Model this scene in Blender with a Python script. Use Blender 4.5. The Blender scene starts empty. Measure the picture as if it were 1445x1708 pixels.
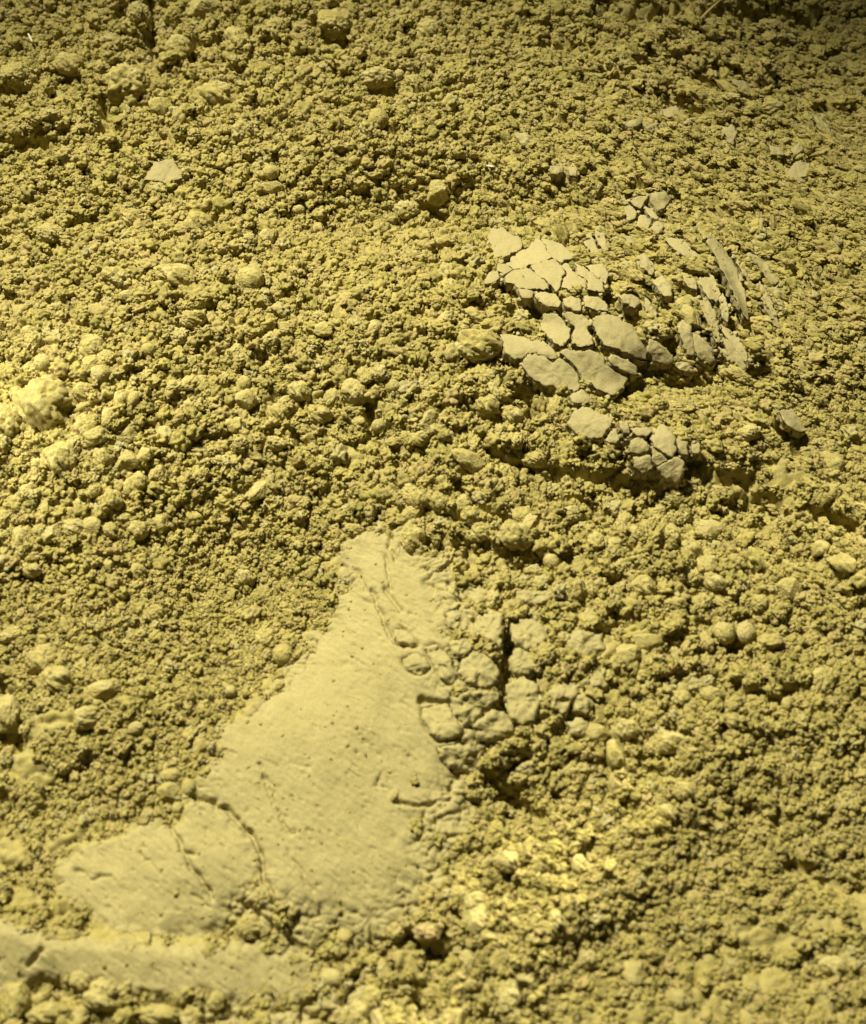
import bpy, bmesh, math, random
import numpy as np
from mathutils import Vector

random.seed(7)
RNG = np.random.default_rng(11)
scene = bpy.context.scene
COL = scene.collection

# ------------------------------------------------------------------ camera, world, lamps, exposure
PITCH = math.radians(32.0)          # off the vertical
DIST = 0.428
PW, PH = 1445.0, 1708.0
VFOV = math.radians(45.0)
FPX = (PH / 2) / math.tan(VFOV / 2)
CAM = np.array([0.0, -math.sin(PITCH) * DIST, math.cos(PITCH) * DIST])
cam_d = bpy.data.cameras.new('camera')
cam = bpy.data.objects.new('camera', cam_d)
COL.objects.link(cam)
cam.location = CAM
cam.rotation_euler = (PITCH, 0, 0)
cam_d.sensor_fit = 'VERTICAL'
cam_d.angle_y = VFOV
cam_d.clip_start = 0.005
cam_d.clip_end = 20
cam_d.dof.use_dof = True
cam_d.dof.focus_distance = 0.49
cam_d.dof.aperture_fstop = 8.5
scene.camera = cam

world = bpy.data.worlds.new('World')
scene.world = world
world.use_nodes = True
bg = world.node_tree.nodes['Background']
bg.inputs['Color'].default_value = (1.0, 1.0, 0.6, 1)
bg.inputs['Strength'].default_value = 0.03


def lamp(name, kind, loc, target, energy, color, **kw):
    d = bpy.data.lights.new(name, kind)
    d.energy = energy
    d.color = color
    for k, v in kw.items():
        setattr(d, k, v)
    o = bpy.data.objects.new(name, d)
    COL.objects.link(o)
    o.location = loc
    o.rotation_euler = (Vector(target) - Vector(loc)).to_track_quat('-Z', 'Y').to_euler()
    return o


lamp('key_lamp', 'SPOT', (-0.46, 0.66, 1.06), (-0.01, -0.085, 0), 186.0, (1.0, 0.965, 0.73),
     spot_size=math.radians(42), spot_blend=1.0, shadow_soft_size=0.075)
lamp('left_lamp', 'SPOT', (-0.46, 0.03, 0.22), (-0.178, 0.036, 0), 9.0, (1.0, 0.95, 0.74),
     spot_size=math.radians(19), spot_blend=1.0, shadow_soft_size=0.012)
lamp('right_lamp', 'SPOT', (0.252, 0.125, 0.105), (0.018, -0.145, 0), 14.0, (1.0, 0.94, 0.70),
     spot_size=math.radians(9), spot_blend=1.0, shadow_soft_size=0.008)
lamp('side_lamp', 'SPOT', (0.45, 0.04, 0.15), (0.152, -0.012, 0), 10.0, (1.0, 0.95, 0.72),
     spot_size=math.radians(10), spot_blend=1.0, shadow_soft_size=0.006)

scene.view_settings.view_transform = 'Standard'
scene.view_settings.look = 'None'
scene.view_settings.exposure = 0.0
scene.view_settings.gamma = 1.0
scene.view_settings.use_curve_mapping = False

# ------------------------------------------------------------------ maths helpers
sP, cP = math.sin(PITCH), math.cos(PITCH)
FWD = np.array([0, sP, -cP]); UPV = np.array([0, cP, sP])


def project(x, y, z):
    dx, dy, dz = x - CAM[0], y - CAM[1], z - CAM[2]
    dep = dy * FWD[1] + dz * FWD[2]
    up = dy * UPV[1] + dz * UPV[2]
    return PW / 2 + FPX * dx / dep, PH / 2 - FPX * up / dep, dep


def unproject(u, v, h):
    a = (np.asarray(u, float) - PW / 2) / FPX
    b = (PH / 2 - np.asarray(v, float)) / FPX
    ry = FWD[1] + b * UPV[1]
    rz = FWD[2] + b * UPV[2]
    t = (h - CAM[2]) / rz
    return CAM[0] + a * t, CAM[1] + ry * t, h + 0 * t


def hsh(i, j, s):
    n = (i.astype(np.int64) * 374761393 + j.astype(np.int64) * 668265263 + s * 2147483647 + 1274126177) & 0xFFFFFFFF
    n = ((n ^ (n >> 13)) * 1274126177) & 0xFFFFFFFF
    n = ((n ^ (n >> 16)) * 2246822519) & 0xFFFFFFFF
    n = n ^ (n >> 15)
    return (n & 0xFFFFFF) / float(0xFFFFFF)


def vnoise(x, y, s=0):
    i = np.floor(x); j = np.floor(y)
    fx = x - i; fy = y - j
    fx = fx * fx * fx * (fx * (fx * 6 - 15) + 10); fy = fy * fy * fy * (fy * (fy * 6 - 15) + 10)
    a = hsh(i, j, s); b = hsh(i + 1, j, s); c = hsh(i, j + 1, s); d = hsh(i + 1, j + 1, s)
    return (a + (b - a) * fx) * (1 - fy) + (c + (d - c) * fx) * fy


def fbm(x, y, s=0, o=4, g=0.5):
    r = 0; a = 1.0; t = 0
    for k in range(o):
        r = r + a * vnoise(x * 2 ** k + 17.3 * k, y * 2 ** k - 9.1 * k, s + k * 7)
        t += a; a *= g
    return r / t * 2 - 1


def worley(x, y, s=0):
    i = np.floor(x); j = np.floor(y)
    f1 = np.full(x.shape, 9.0); f2 = np.full(x.shape, 9.0); idv = np.zeros(x.shape)
    for a in (-1, 0, 1):
        for b in (-1, 0, 1):
            px = i + a + hsh(i + a, j + b, s); py = j + b + hsh(i + a, j + b, s + 5)
            d = np.hypot(px - x, py - y)
            m = d < f1
            f2 = np.where(m, f1, np.minimum(f2, d))
            idv = np.where(m, hsh(i + a, j + b, s + 9), idv)
            f1 = np.where(m, d, f1)
    return f1, f2, idv


# ------------------------------------------------------------------ the lie of the heap (fields over the heap, in millimetres)
RS = 3.0
RU0, RV0 = -450.0, -450.0
NU, NV = int(2350 / RS), int(2650 / RS)
UU, VV = np.meshgrid(RU0 + RS * np.arange(NU), RV0 + RS * np.arange(NV))


def sample(F, u, v):
    a = np.clip((np.asarray(u, float) - RU0) / RS, 0, NU - 1.001); b = np.clip((np.asarray(v, float) - RV0) / RS, 0, NV - 1.001)
    i = a.astype(int); j = b.astype(int); fa = a - i; fb = b - j
    return (F[j, i] * (1 - fa) + F[j, i + 1] * fa) * (1 - fb) + (F[j + 1, i] * (1 - fa) + F[j + 1, i + 1] * fa) * fb


def blur(F, r):
    n = max(1, int(r / RS))
    for ax in (0, 1):
        for _ in range(2):
            G = np.pad(F, [(n, n) if k == ax else (0, 0) for k in (0, 1)], mode='edge')
            c = np.cumsum(G, axis=ax)
            z = np.zeros_like(np.take(c, [0], axis=ax)); c = np.concatenate([z, c], axis=ax)
            L = F.shape[ax]
            F = (np.take(c, range(2 * n + 1, 2 * n + 1 + L), axis=ax) - np.take(c, range(0, L), axis=ax)) / (2 * n + 1)
    return F


def inpoly(poly, U, V):
    r = np.zeros(U.shape, bool)
    n = len(poly)
    for k in range(n):
        x0, y0 = poly[k]; x1, y1 = poly[(k + 1) % n]
        c = (y0 > V) != (y1 > V)
        if y0 != y1:
            r ^= c & (U < (x1 - x0) * (V - y0) / (y1 - y0) + x0)
    return r


def polyline_d(pts, U, V):
    U = np.asarray(U); V = np.asarray(V)
    d = np.full(U.shape, 1e9)
    for (x0, y0), (x1, y1) in zip(pts[:-1], pts[1:]):
        L = (x1 - x0) ** 2 + (y1 - y0) ** 2
        t = np.clip(((U - x0) * (x1 - x0) + (V - y0) * (y1 - y0)) / max(L, 1e-9), 0, 1)
        d = np.minimum(d, np.hypot(U - x0 - t * (x1 - x0), V - y0 - t * (y1 - y0)))
    return d


HL = np.zeros(UU.shape)               # low relief
for (u, v, su, sv, ang, amp) in [
    (720, 365, 240, 60, 0, -11), (560, 395, 70, 30, 10, -4), (740, 345, 80, 40, 0, -2), (650, 540, 260, 100, 0, 5),
    (1000, 500, 150, 95, 25, 8), (1080, 730, 120, 45, 12, 4.5), (400, 965, 130, 95, 35, -12),
    (120, 700, 130, 120, 0, 4), (330, 470, 120, 90, 0, 3), (870, 535, 55, 20, 10, -6), (560, 1250, 200, 180, -45, 2),
    (820, 1110, 130, 100, 20, 4), (1250, 1080, 200, 90, 0, 3), (860, 1330, 60, 35, 20, -6), (960, 1605, 40, 30, 0, -2.5),
    (120, 1180, 90, 60, -25, 4), (220, 1110, 60, 30, 20, -3), (1420, 60, 150, 110, -20, -14), (60, 60, 120, 60, 20, -4),
    (1150, 645, 120, 30, 5, -3), (1180, 860, 140, 30, 12, -5), (500, 1620, 200, 60, 5, -3), (280, 90, 60, 40, 60, -4),
    (1300, 1500, 200, 120, -30, -2), (960, 330, 90, 20, 5, -3), (300, 1400, 60, 60, 40, 2)]:
    a = math.radians(ang)
    x = (UU - u) * math.cos(a) + (VV - v) * math.sin(a); y = -(UU - u) * math.sin(a) + (VV - v) * math.cos(a)
    HL += 1.35 * amp * np.exp(-0.5 * ((x / su) ** 2 + (y / sv) ** 2))
for pts, w, amp in [
    ([(880, 300), (1040, 320), (1150, 430), (1220, 560), (1330, 760), (1390, 830)], 42, 6),
    ([(0, 1560), (120, 1585), (300, 1597), (420, 1600)], 60, 1.0), ([(-300, 1540), (0, 1560)], 40, 1),
    ([(1180, 1280), (1080, 1420), (980, 1500), (860, 1600)], 42, 5),
    ([(1330, 875), (1400, 920), (1460, 960)], 22, 5),
    ([(590, 560), (640, 640), (730, 740), (860, 880)], 45, 4),
    ([(1000, 215), (1120, 230), (1230, 300), (1330, 470), (1400, 640)], 22, 3),
    ([(980, 90), (1150, 150), (1290, 190)], 12, 4), ([(1100, 60), (1250, 100), (1400, 160)], 11, 4),
    ([(1095, 330), (1150, 380), (1200, 450), (1240, 540), (1258, 605)], 9, 3.5), ([(1180, 395), (1240, 465), (1290, 560), (1315, 660)], 9, 4),
    ([(1060, 295), (1140, 335), (1230, 415), (1310, 530), (1350, 620)], 9, 3.5), ([(1300, 690), (1340, 760), (1365, 835)], 9, 4), ([(880, 190), (960, 170), (1060, 200)], 9, 3),
    ([(30, 210), (120, 180), (200, 200)], 14, 3)]:
    HL += amp * np.exp(-0.5 * (polyline_d(pts, UU, VV) / w) ** 2)
LINE = np.interp(UU, [-400, 0, 60, 110, 200, 330, 450], [1480, 1512, 1532, 1547, 1556, 1560, 1590]) + 14 * fbm(UU / 40, VV / 200, 191, 3)
HL += 6.0 * .5 * (1 + np.tanh((VV - LINE) / 22)) * .5 * (1 - np.tanh((UU - 400) / 90)) * np.exp(-np.clip(VV - LINE - 40, 0, 999) / 180)
HL += 2.2 * fbm(UU / 170, VV / 150, 3, 3)
WU = UU + 9 * fbm(UU / 22, VV / 22, 131, 3); WV = VV + 7 * fbm(UU / 22, VV / 22, 137, 3)
TR = np.zeros(UU.shape)
HS = HL.copy()                         # what the crust plates lie on
for pts, w, dep in [
    ([(250, -20), (245, 60), (262, 85)], 7, 9), ([(176, 200), (172, 165)], 7, 8), ([(318, 60), (322, 100)], 5, 6),
    ([(370, 50), (366, 85)], 5, 6), ([(100, 235), (30, 232)], 8, 5), ([(0, 150), (40, 150)], 6, 6), ([(105, 120), (125, 130)], 8, 6),
    ([(860, 772), (930, 786), (1000, 792), (1060, 800), (1110, 806)], 9, 5), ([(745, 905), (800, 920), (850, 925), (885, 945)], 10, 5.5),
    ([(847, 1055), (850, 1100), (838, 1172), (800, 1195)], 7, 9), ([(1160, 772), (1200, 792), (1250, 795)], 9, 6),
    ([(1240, 822), (1300, 845)], 11, 7), ([(1350, 842), (1415, 872)], 6, 6), ([(1303, 703), (1330, 738)], 9, 8),
    ([(1208, 460), (1225, 520), (1238, 560)], 8, 7), ([(1163, 480), (1172, 495)], 6, 6), ([(1195, 560), (1205, 605)], 6, 5),
    ([(1100, 560), (1130, 575)], 8, 6), ([(0, 1140), (20, 1152), (29, 1190), (25, 1240)], 6, 6),
    ([(1010, 12), (1200, 10), (1330, 18), (1400, 40)], 9, 7), ([(920, 68), (965, 78), (1010, 95)], 6, 6),
    ([(0, 1512), (60, 1532), (110, 1547), (200, 1556), (330, 1560), (380, 1550)], 10, 1.8), ([(545, 60), (580, 68)], 6, 7),
    ([(500, 28), (530, 38)], 6, 6), ([(670, 6), (690, 12)], 7, 7), ([(620, 142), (660, 152)], 6, 5), ([(640, 210), (652, 218)], 5, 5),
    ([(1105, 165), (1140, 175), (1180, 180)], 7, 5), ([(1130, 115), (1200, 135)], 6, 5), ([(940, 205), (955, 215), (920, 180)], 5, 5),
    ([(720, 340), (745, 370)], 7, 6), ([(600, 660), (630, 720)], 8, 6), ([(490, 720), (510, 735)], 7, 6), ([(910, 480), (925, 470)], 4, 4),
    ([(820, 460), (850, 470), (862, 490), (895, 510)], 8, 7), ([(835, 625), (880, 650), (890, 690)], 8, 7), ([(1010, 655), (1040, 650), (1070, 640)], 7, 6),
    ([(1060, 600), (1130, 640), (1180, 640)], 7, 3), ([(1000, 490), (1030, 505), (1060, 520)], 9, 7), ([(1085, 490), (1110, 510)], 7, 6),
    ([(835, 860), (800, 840), (760, 800)], 5, 4), ([(980, 1420), (955, 1440)], 8, 5), ([(690, 1660), (700, 1690)], 7, 6),
    ([(690, 1565), (730, 1590)], 8, 5), ([(820, 1300), (870, 1345), (900, 1360)], 7, 5), ([(1320, 1440), (1370, 1470), (1440, 1480)], 10, 4),
    ([(1200, 1130), (1300, 1165), (1330, 1140)], 5, 4), ([(1200, 1060), (1215, 1078), (1240, 1075)], 4, 4), ([(1226, 1035), (1250, 1028), (1265, 1045)], 4, 4),
    ([(930, 1180), (960, 1150)], 5, 5), ([(920, 1240), (945, 1200), (955, 1185)], 6, 6), ([(845, 1285), (875, 1262)], 5, 5),
    ([(885, 820), (960, 830), (1020, 850)], 5, 4), ([(1290, 240), (1300, 262), (1355, 275), (1358, 250)], 4, 5)]:
    pu = [p[0] for p in pts]; pv = [p[1] for p in pts]; mg = 6 * w + 12
    a0, a1 = int(max(0, (min(pu) - mg - RU0) / RS)), int((max(pu) + mg - RU0) / RS); b0, b1 = int(max(0, (min(pv) - mg - RV0) / RS)), int((max(pv) + mg - RV0) / RS)
    D_ = polyline_d(pts, WU[b0:b1, a0:a1], WV[b0:b1, a0:a1])
    TR[b0:b1, a0:a1] = np.maximum(TR[b0:b1, a0:a1], dep * np.exp(-0.5 * (D_ / (1.35 * w)) ** 2))
HL -= TR

# smooth pressed skins of the powder
SMOOTH_POLY = {
    'main': [(556, 905), (590, 880), (655, 880), (710, 930), (745, 990), (740, 1050), (725, 1095), (755, 1180), (785, 1260), (760, 1310), (690, 1340), (700, 1400), (690, 1470),
             (640, 1530), (540, 1540), (455, 1500), (440, 1440), (400, 1375), (345, 1335), (352, 1280), (372, 1215), (430, 1185), (505, 1130), (540, 1060), (570, 1000), (585, 960)],
    'fold': [(325, 1345), (365, 1352), (405, 1392), (430, 1440), (436, 1490), (395, 1500), (345, 1550), (270, 1552), (190, 1545), (110, 1500), (95, 1430), (180, 1400), (265, 1372)],
    'rim': [(-120, 1505), (0, 1522), (60, 1545), (110, 1558), (200, 1566), (330, 1570), (480, 1575), (560, 1600), (520, 1650), (400, 1655), (300, 1672), (200, 1655), (120, 1640), (0, 1655), (-120, 1650)]}
SU = UU + 30 * fbm(UU / 60, VV / 60, 141, 5, .6); SV = VV + 30 * fbm(UU / 60, VV / 60, 147, 5, .6)
SM = {k: inpoly(p, SU, SV).astype(float) for k, p in SMOOTH_POLY.items()}
SOFT = np.clip(sum(blur(m, 12) for m in SM.values()), 0, 1)
SPREAD = sum(blur(m, 30) for m in SM.values())
WIDE = blur(SM['main'], 42)                       # the skin breaks up gradually to the right and below
WSIDE = np.clip(np.maximum((UU - 590) / 90, (VV - 1400) / 90), 0, 1) * np.clip((UU - 330) / 120, 0, 1)
SOFT = np.where(UU > 300, SOFT * (1 - WSIDE) + WSIDE * np.clip((WIDE + .16 * fbm(UU / 26, VV / 26, 211, 4) - .12) / .78, 0, 1), SOFT)
SOFT = np.maximum(SOFT, np.clip(blur(SM['fold'], 14) + blur(SM['rim'], 20), 0, 1))
SEMI = np.zeros(UU.shape)              # half-pressed powder: crumbs sink into it
for p, a, b in [([(590, 850), (700, 860), (800, 950), (830, 1100), (800, 1330), (740, 1500), (600, 1590), (480, 1600), (400, 1560), (150, 1560), (100, 1420), (300, 1340), (560, 1000)], .8, 30),
                ([(-100, 1340), (160, 1350), (300, 1380), (340, 1560), (0, 1540), (-100, 1500)], .5, 30), ([(-100, 1560), (430, 1570), (720, 1590), (640, 1760), (-100, 1760)], .5, 40),
                ([(450, 560), (620, 540), (830, 800), (760, 900), (560, 860), (440, 760)], .35, 60),
                ([(40, 1190), (190, 1160), (200, 1260), (120, 1320), (0, 1330), (0, 1230)], .5, 25),
                ([(1290, 730), (1340, 740), (1380, 850), (1300, 830), (1160, 790), (1180, 770), (1280, 790)], .4, 16),
                ([(1050, 1520), (1250, 1440), (1550, 1400), (1550, 1800), (850, 1800)], .45, 60), ([(480, 1540), (900, 1600), (600, 1708), (300, 1640)], .4, 40),
                ([(760, 1010), (1100, 960), (1120, 1270), (800, 1300)], .45, 40), ([(520, 850), (560, 830), (800, 1010), (700, 1060)], .6, 30)]:
    SEMI = np.maximum(SEMI, a * blur(inpoly(p, UU, VV).astype(float), b))
HL += 0.2 * SOFT

# thin cracks across the pressed skin
CRACK = np.zeros(UU.shape)
CRACKS = [([(322, 1328), (345, 1335), (372, 1347), (397, 1370), (422, 1402), (437, 1430), (441, 1462), (456, 1502)], 2.6, 3.0),
          ([(283, 1372), (300, 1402), (312, 1432), (332, 1462), (354, 1497)], 2.6, 2.6), ([(305, 1420), (325, 1428)], 2, 1.6),
          ([(433, 1277), (447, 1312), (458, 1345), (472, 1372), (486, 1390)], 1.7, 1.5), ([(398, 1503), (440, 1528), (470, 1558), (500, 1580)], 3, 2.4),
          ([(640, 930), (655, 985)], 2, 1.6), ([(620, 985), (640, 1030), (650, 1060), (672, 1080)], 2.2, 2.0), ([(596, 955), (612, 985)], 2, 1.4),
          ([(645, 985), (668, 1020)], 2.4, 1.8), ([(600, 1225), (630, 1260)], 1.5, 1.0), ([(700, 1168), (752, 1172)], 2.6, 2.6), ([(635, 1290), (628, 1310), (650, 1320)], 1.6, 1.0),
          ([(660, 1335), (690, 1345), (750, 1335)], 2.2, 2.0), ([(322, 1490), (352, 1515)], 1.6, 1.2), ([(230, 1420), (250, 1440), (265, 1460)], 1.6, 1.0),
          ([(125, 1450), (150, 1466), (185, 1462)], 2, 1.4), ([(48, 1612), (70, 1582)], 3, 2.2), ([(655, 880), (650, 915), (660, 935)], 2, 1.6), ([(480, 1420), (520, 1490)], 1.6, 1.0)]
CU = UU + 5 * fbm(UU / 14, VV / 14, 31, 2); CV = VV + 5 * fbm(UU / 14, VV / 14, 37, 2)
for pts, w, d in CRACKS:
    CRACK = np.maximum(CRACK, d * np.exp(-0.5 * (polyline_d(pts, CU, CV) / w) ** 2))

# grain size and lump strength over the heap
def idw(ctrl):
    n = 0; d = 0
    for u, v, s in ctrl:
        w = 1.0 / ((UU - u) ** 2 + (VV - v) ** 2 + 2500.0) ** 1.5
        n = n + w * s; d = d + w
    return n / d


GRAIN = idw([(60, 50, 9), (300, 50, 11), (700, 60, 9), (1100, 60, 8), (1400, 60, 8), (1400, 300, 7.5), (1150, 230, 7.5), (850, 220, 7.5), (600, 250, 9), (300, 250, 11),
             (60, 280, 10), (60, 480, 12), (150, 700, 15), (300, 500, 13), (350, 700, 14), (600, 480, 13), (600, 650, 13), (750, 760, 13.5), (850, 620, 14), (150, 870, 12.5),
             (250, 980, 8.5), (430, 1000, 8.5), (400, 1120, 8.5), (100, 1080, 9.5), (1000, 1050, 14.5), (900, 930, 14), (1120, 1130, 12.5), (1350, 1100, 11), (1330, 650, 8), (1150, 650, 12), (1400, 900, 11),
             (200, 1260, 9), (130, 1360, 8.5), (100, 1480, 9.5), (800, 1450, 12), (1000, 1350, 12), (1200, 1450, 10), (600, 1620, 15), (300, 1650, 19), (80, 1660, 23), (1000, 1650, 11), (1400, 1650, 11), (1350, 1350, 9), (720, 1550, 15)])
LUMP = idw([(60, 50, 1.0), (300, 60, 1.6), (700, 60, 1.2), (1100, 60, 1.1), (1400, 60, 1.3), (1400, 300, .6), (1150, 230, .8), (850, 220, .6), (600, 250, .7), (300, 250, 1.0), (60, 280, 1),
            (60, 480, .7), (150, 700, .9), (300, 500, .8), (600, 480, .8), (600, 650, 1.1), (750, 760, 1.3), (250, 980, .5), (400, 1120, .5), (1000, 1050, 1.2), (1120, 1130, 1.2), (1350, 1100, .7),
            (1330, 650, .5), (200, 1260, .6), (800, 1450, .8), (1200, 1450, .6), (600, 1620, 1), (80, 1660, 1.2), (1000, 1650, .5), (1400, 1650, .4)])

# ------------------------------------------------------------------ crust plates, blocks, flakes: outlines on the heap
def Z(u0, v0, s, pts):
    return [(u0 + s * a, v0 + s * b) for a, b in pts]


ZA = lambda *p: Z(800, 370, .1453, p)
ZB = lambda *p: Z(820, 520, .18, p)
ZC = lambda *p: Z(1000, 370, .187, p)
ZD = lambda *p: Z(830, 660, .249, p)
ZE = lambda *p: Z(1140, 660, .211, p)
ZF = lambda *p: Z(1000, 280, .1246, p)
ZH = lambda *p: Z(640, 980, .256, p)
CRUSTS = [
    ('large pale cracked crust of many flat plates right of centre', 3.2, [
        ZA((460, 340), (560, 290), (660, 180), (760, 280), (790, 350), (840, 410), (720, 460), (600, 480), (500, 530), (390, 535), (310, 480)),
        ZA((765, 280), (705, 190), (820, 210), (990, 300), (1110, 400), (940, 460), (855, 415), (795, 350)),
        ZA((120, 580), (200, 560), (230, 640), (130, 715), (50, 710)), ZA((210, 480), (310, 490), (380, 545), (290, 600), (210, 555)),
        ZA((290, 660), (330, 590), (400, 550), (560, 530), (650, 605), (770, 695), (810, 770), (700, 770), (560, 765), (430, 755), (400, 700), (320, 700)),
        ZA((590, 500), (700, 470), (860, 430), (925, 490), (965, 570), (950, 650), (915, 770), (860, 790), (820, 720), (775, 670), (655, 590)),
        ZA((440, 770), (560, 780), (620, 805), (600, 880), (490, 870)), ZA((940, 500), (1010, 480), (1080, 570), (1225, 670), (1215, 790), (1130, 790), (945, 750), (970, 660), (1005, 590)),
        ZA((1090, 480), (1200, 525), (1300, 595), (1420, 705), (1430, 800), (1235, 780), (1245, 670), (1140, 600)),
        ZA((690, 805), (880, 835), (935, 930), (905, 980), (800, 980), (690, 920), (640, 860)), ZA((965, 880), (1050, 860), (1155, 890), (1165, 1020), (1080, 1010), (970, 960)),
        ZA((1195, 850), (1350, 870), (1445, 930), (1480, 1020), (1340, 1020), (1205, 960)), ZA((1205, 505), (1420, 490), (1480, 600), (1440, 720), (1320, 595)),
        ZB((500, 20), (590, 15), (640, 60), (735, 190), (715, 250), (640, 320), (560, 260), (470, 170), (470, 80)),
        ZB((655, 20), (730, 5), (850, 40), (920, 110), (880, 150), (940, 250), (940, 310), (850, 330), (745, 290), (757, 190), (775, 140), (695, 70)),
        ZB((945, 60), (1060, 20), (1180, 60), (1300, 130), (1370, 250), (1445, 370), (1440, 440), (1370, 440), (1240, 370), (1050, 310), (1015, 250), (950, 180)),
        ZB((90, 210), (250, 215), (350, 262), (480, 275), (560, 345), (620, 420), (560, 450), (430, 380), (330, 380), (290, 440), (200, 430), (130, 370)),
        ZB((300, 440), (340, 395), (430, 395), (560, 465), (640, 440), (740, 510), (805, 595), (825, 690), (780, 735), (700, 715), (520, 690), (400, 640), (295, 515)),
        ZB((640, 370), (720, 345), (820, 370), (930, 355), (1045, 425), (1055, 485), (1145, 555), (1275, 620), (1230, 690), (1130, 770), (1000, 740), (905, 670), (838, 600), (785, 510)),
        ZB((1085, 440), (1115, 392), (1260, 450), (1340, 510), (1355, 578), (1310, 588), (1210, 530), (1105, 480)), ZB((720, 780), (840, 725), (930, 800), (900, 850), (760, 840)),
        ZC((450, 1045), (520, 1080), (650, 1190), (660, 1260), (600, 1280), (480, 1240), (430, 1140))]),
    ('small crust of five pale plates split by a dark crack on the upper right ridge', 2.4, [
        ZF((470, 400), (645, 372), (565, 540), (490, 520), (420, 450)), ZF((330, 540), (400, 490), (470, 560), (505, 600), (455, 690), (380, 700), (340, 640)),
        ZF((685, 350), (880, 320), (960, 430), (860, 540), (780, 590), (680, 460)), ZF((545, 630), (620, 645), (695, 720), (650, 815), (500, 780)),
        ZF((615, 520), (700, 560), (800, 670), (750, 695), (655, 620)), ZF((745, 725), (810, 705), (870, 780), (790, 890), (675, 820))]),
    ('long steep crust slabs lying down the right flank of the ridge', 3.0, [
        ZC((885, 530), (940, 430), (1000, 470), (1060, 570), (1080, 660), (1040, 715), (960, 660)), ZC((870, 690), (960, 690), (1020, 780), (1060, 900), (1075, 1050), (1055, 1100), (1010, 990), (940, 830)),
        ZC((1065, 680), (1110, 640), (1150, 780), (1150, 910), (1100, 850)), ZC((1085, 915), (1160, 960), (1250, 1050), (1310, 1150), (1330, 1260), (1280, 1230), (1200, 1110), (1115, 1010)),
        ZC((1060, 1115), (1150, 1160), (1220, 1240), (1180, 1260), (1110, 1200)), ZC((1030, 270), (1110, 250), (1200, 380), (1290, 520), (1260, 540), (1180, 440)), ZC((1205, 330), (1300, 440), (1370, 570), (1310, 510)),
        [(1178, 402), (1194, 396), (1222, 436), (1243, 488), (1250, 532), (1238, 522), (1212, 462)], [(1204, 562), (1222, 570), (1246, 612), (1240, 622), (1214, 592)],
        [(1108, 396), (1136, 398), (1166, 424), (1152, 432), (1120, 412)], [(1266, 468), (1284, 492), (1302, 548), (1290, 542), (1270, 500)], [(1250, 420), (1272, 432), (1300, 470), (1288, 474), (1262, 446)]]),
    ('pair of tall slabs split lengthwise between the cracked crust and the flank', 3.4, [
        ZC((690, 930), (750, 870), (810, 920), (835, 1100), (838, 1190), (790, 1190), (740, 1050)), ZC((822, 985), (900, 1020), (1000, 1130), (1030, 1250), (980, 1270), (900, 1230), (852, 1160))]),
    ('lower crust of greyish plates with hairline cracks above the long shadowed ledge', 2.6, [
        ZD((510, 110), (580, 70), (690, 120), (765, 150), (755, 210), (700, 280), (600, 290), (520, 240), (470, 190)), ZD((890, 305), (960, 275), (1015, 335), (1015, 370), (940, 388), (890, 380)),
        ZD((1015, 262), (1100, 190), (1170, 240), (1195, 360), (1178, 418), (1110, 388), (1045, 330)), ZD((890, 222), (1000, 212), (1040, 240), (1000, 270), (930, 266)),
        ZD((910, 408), (1028, 403), (1038, 490), (980, 520), (920, 480)), ZD((1038, 352), (1108, 400), (1136, 430), (1070, 468), (1040, 440)),
        ZD((1132, 442), (1200, 413), (1250, 440), (1240, 520), (1210, 600), (1120, 560), (1066, 482)), ZD((1198, 300), (1270, 310), (1275, 400), (1225, 390)),
        ZD((1300, 330), (1350, 320), (1360, 380), (1310, 390)), ZD((812, 170), (870, 180), (888, 250), (842, 250)), ZD((722, 300), (785, 215), (815, 290), (800, 330))])]
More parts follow.
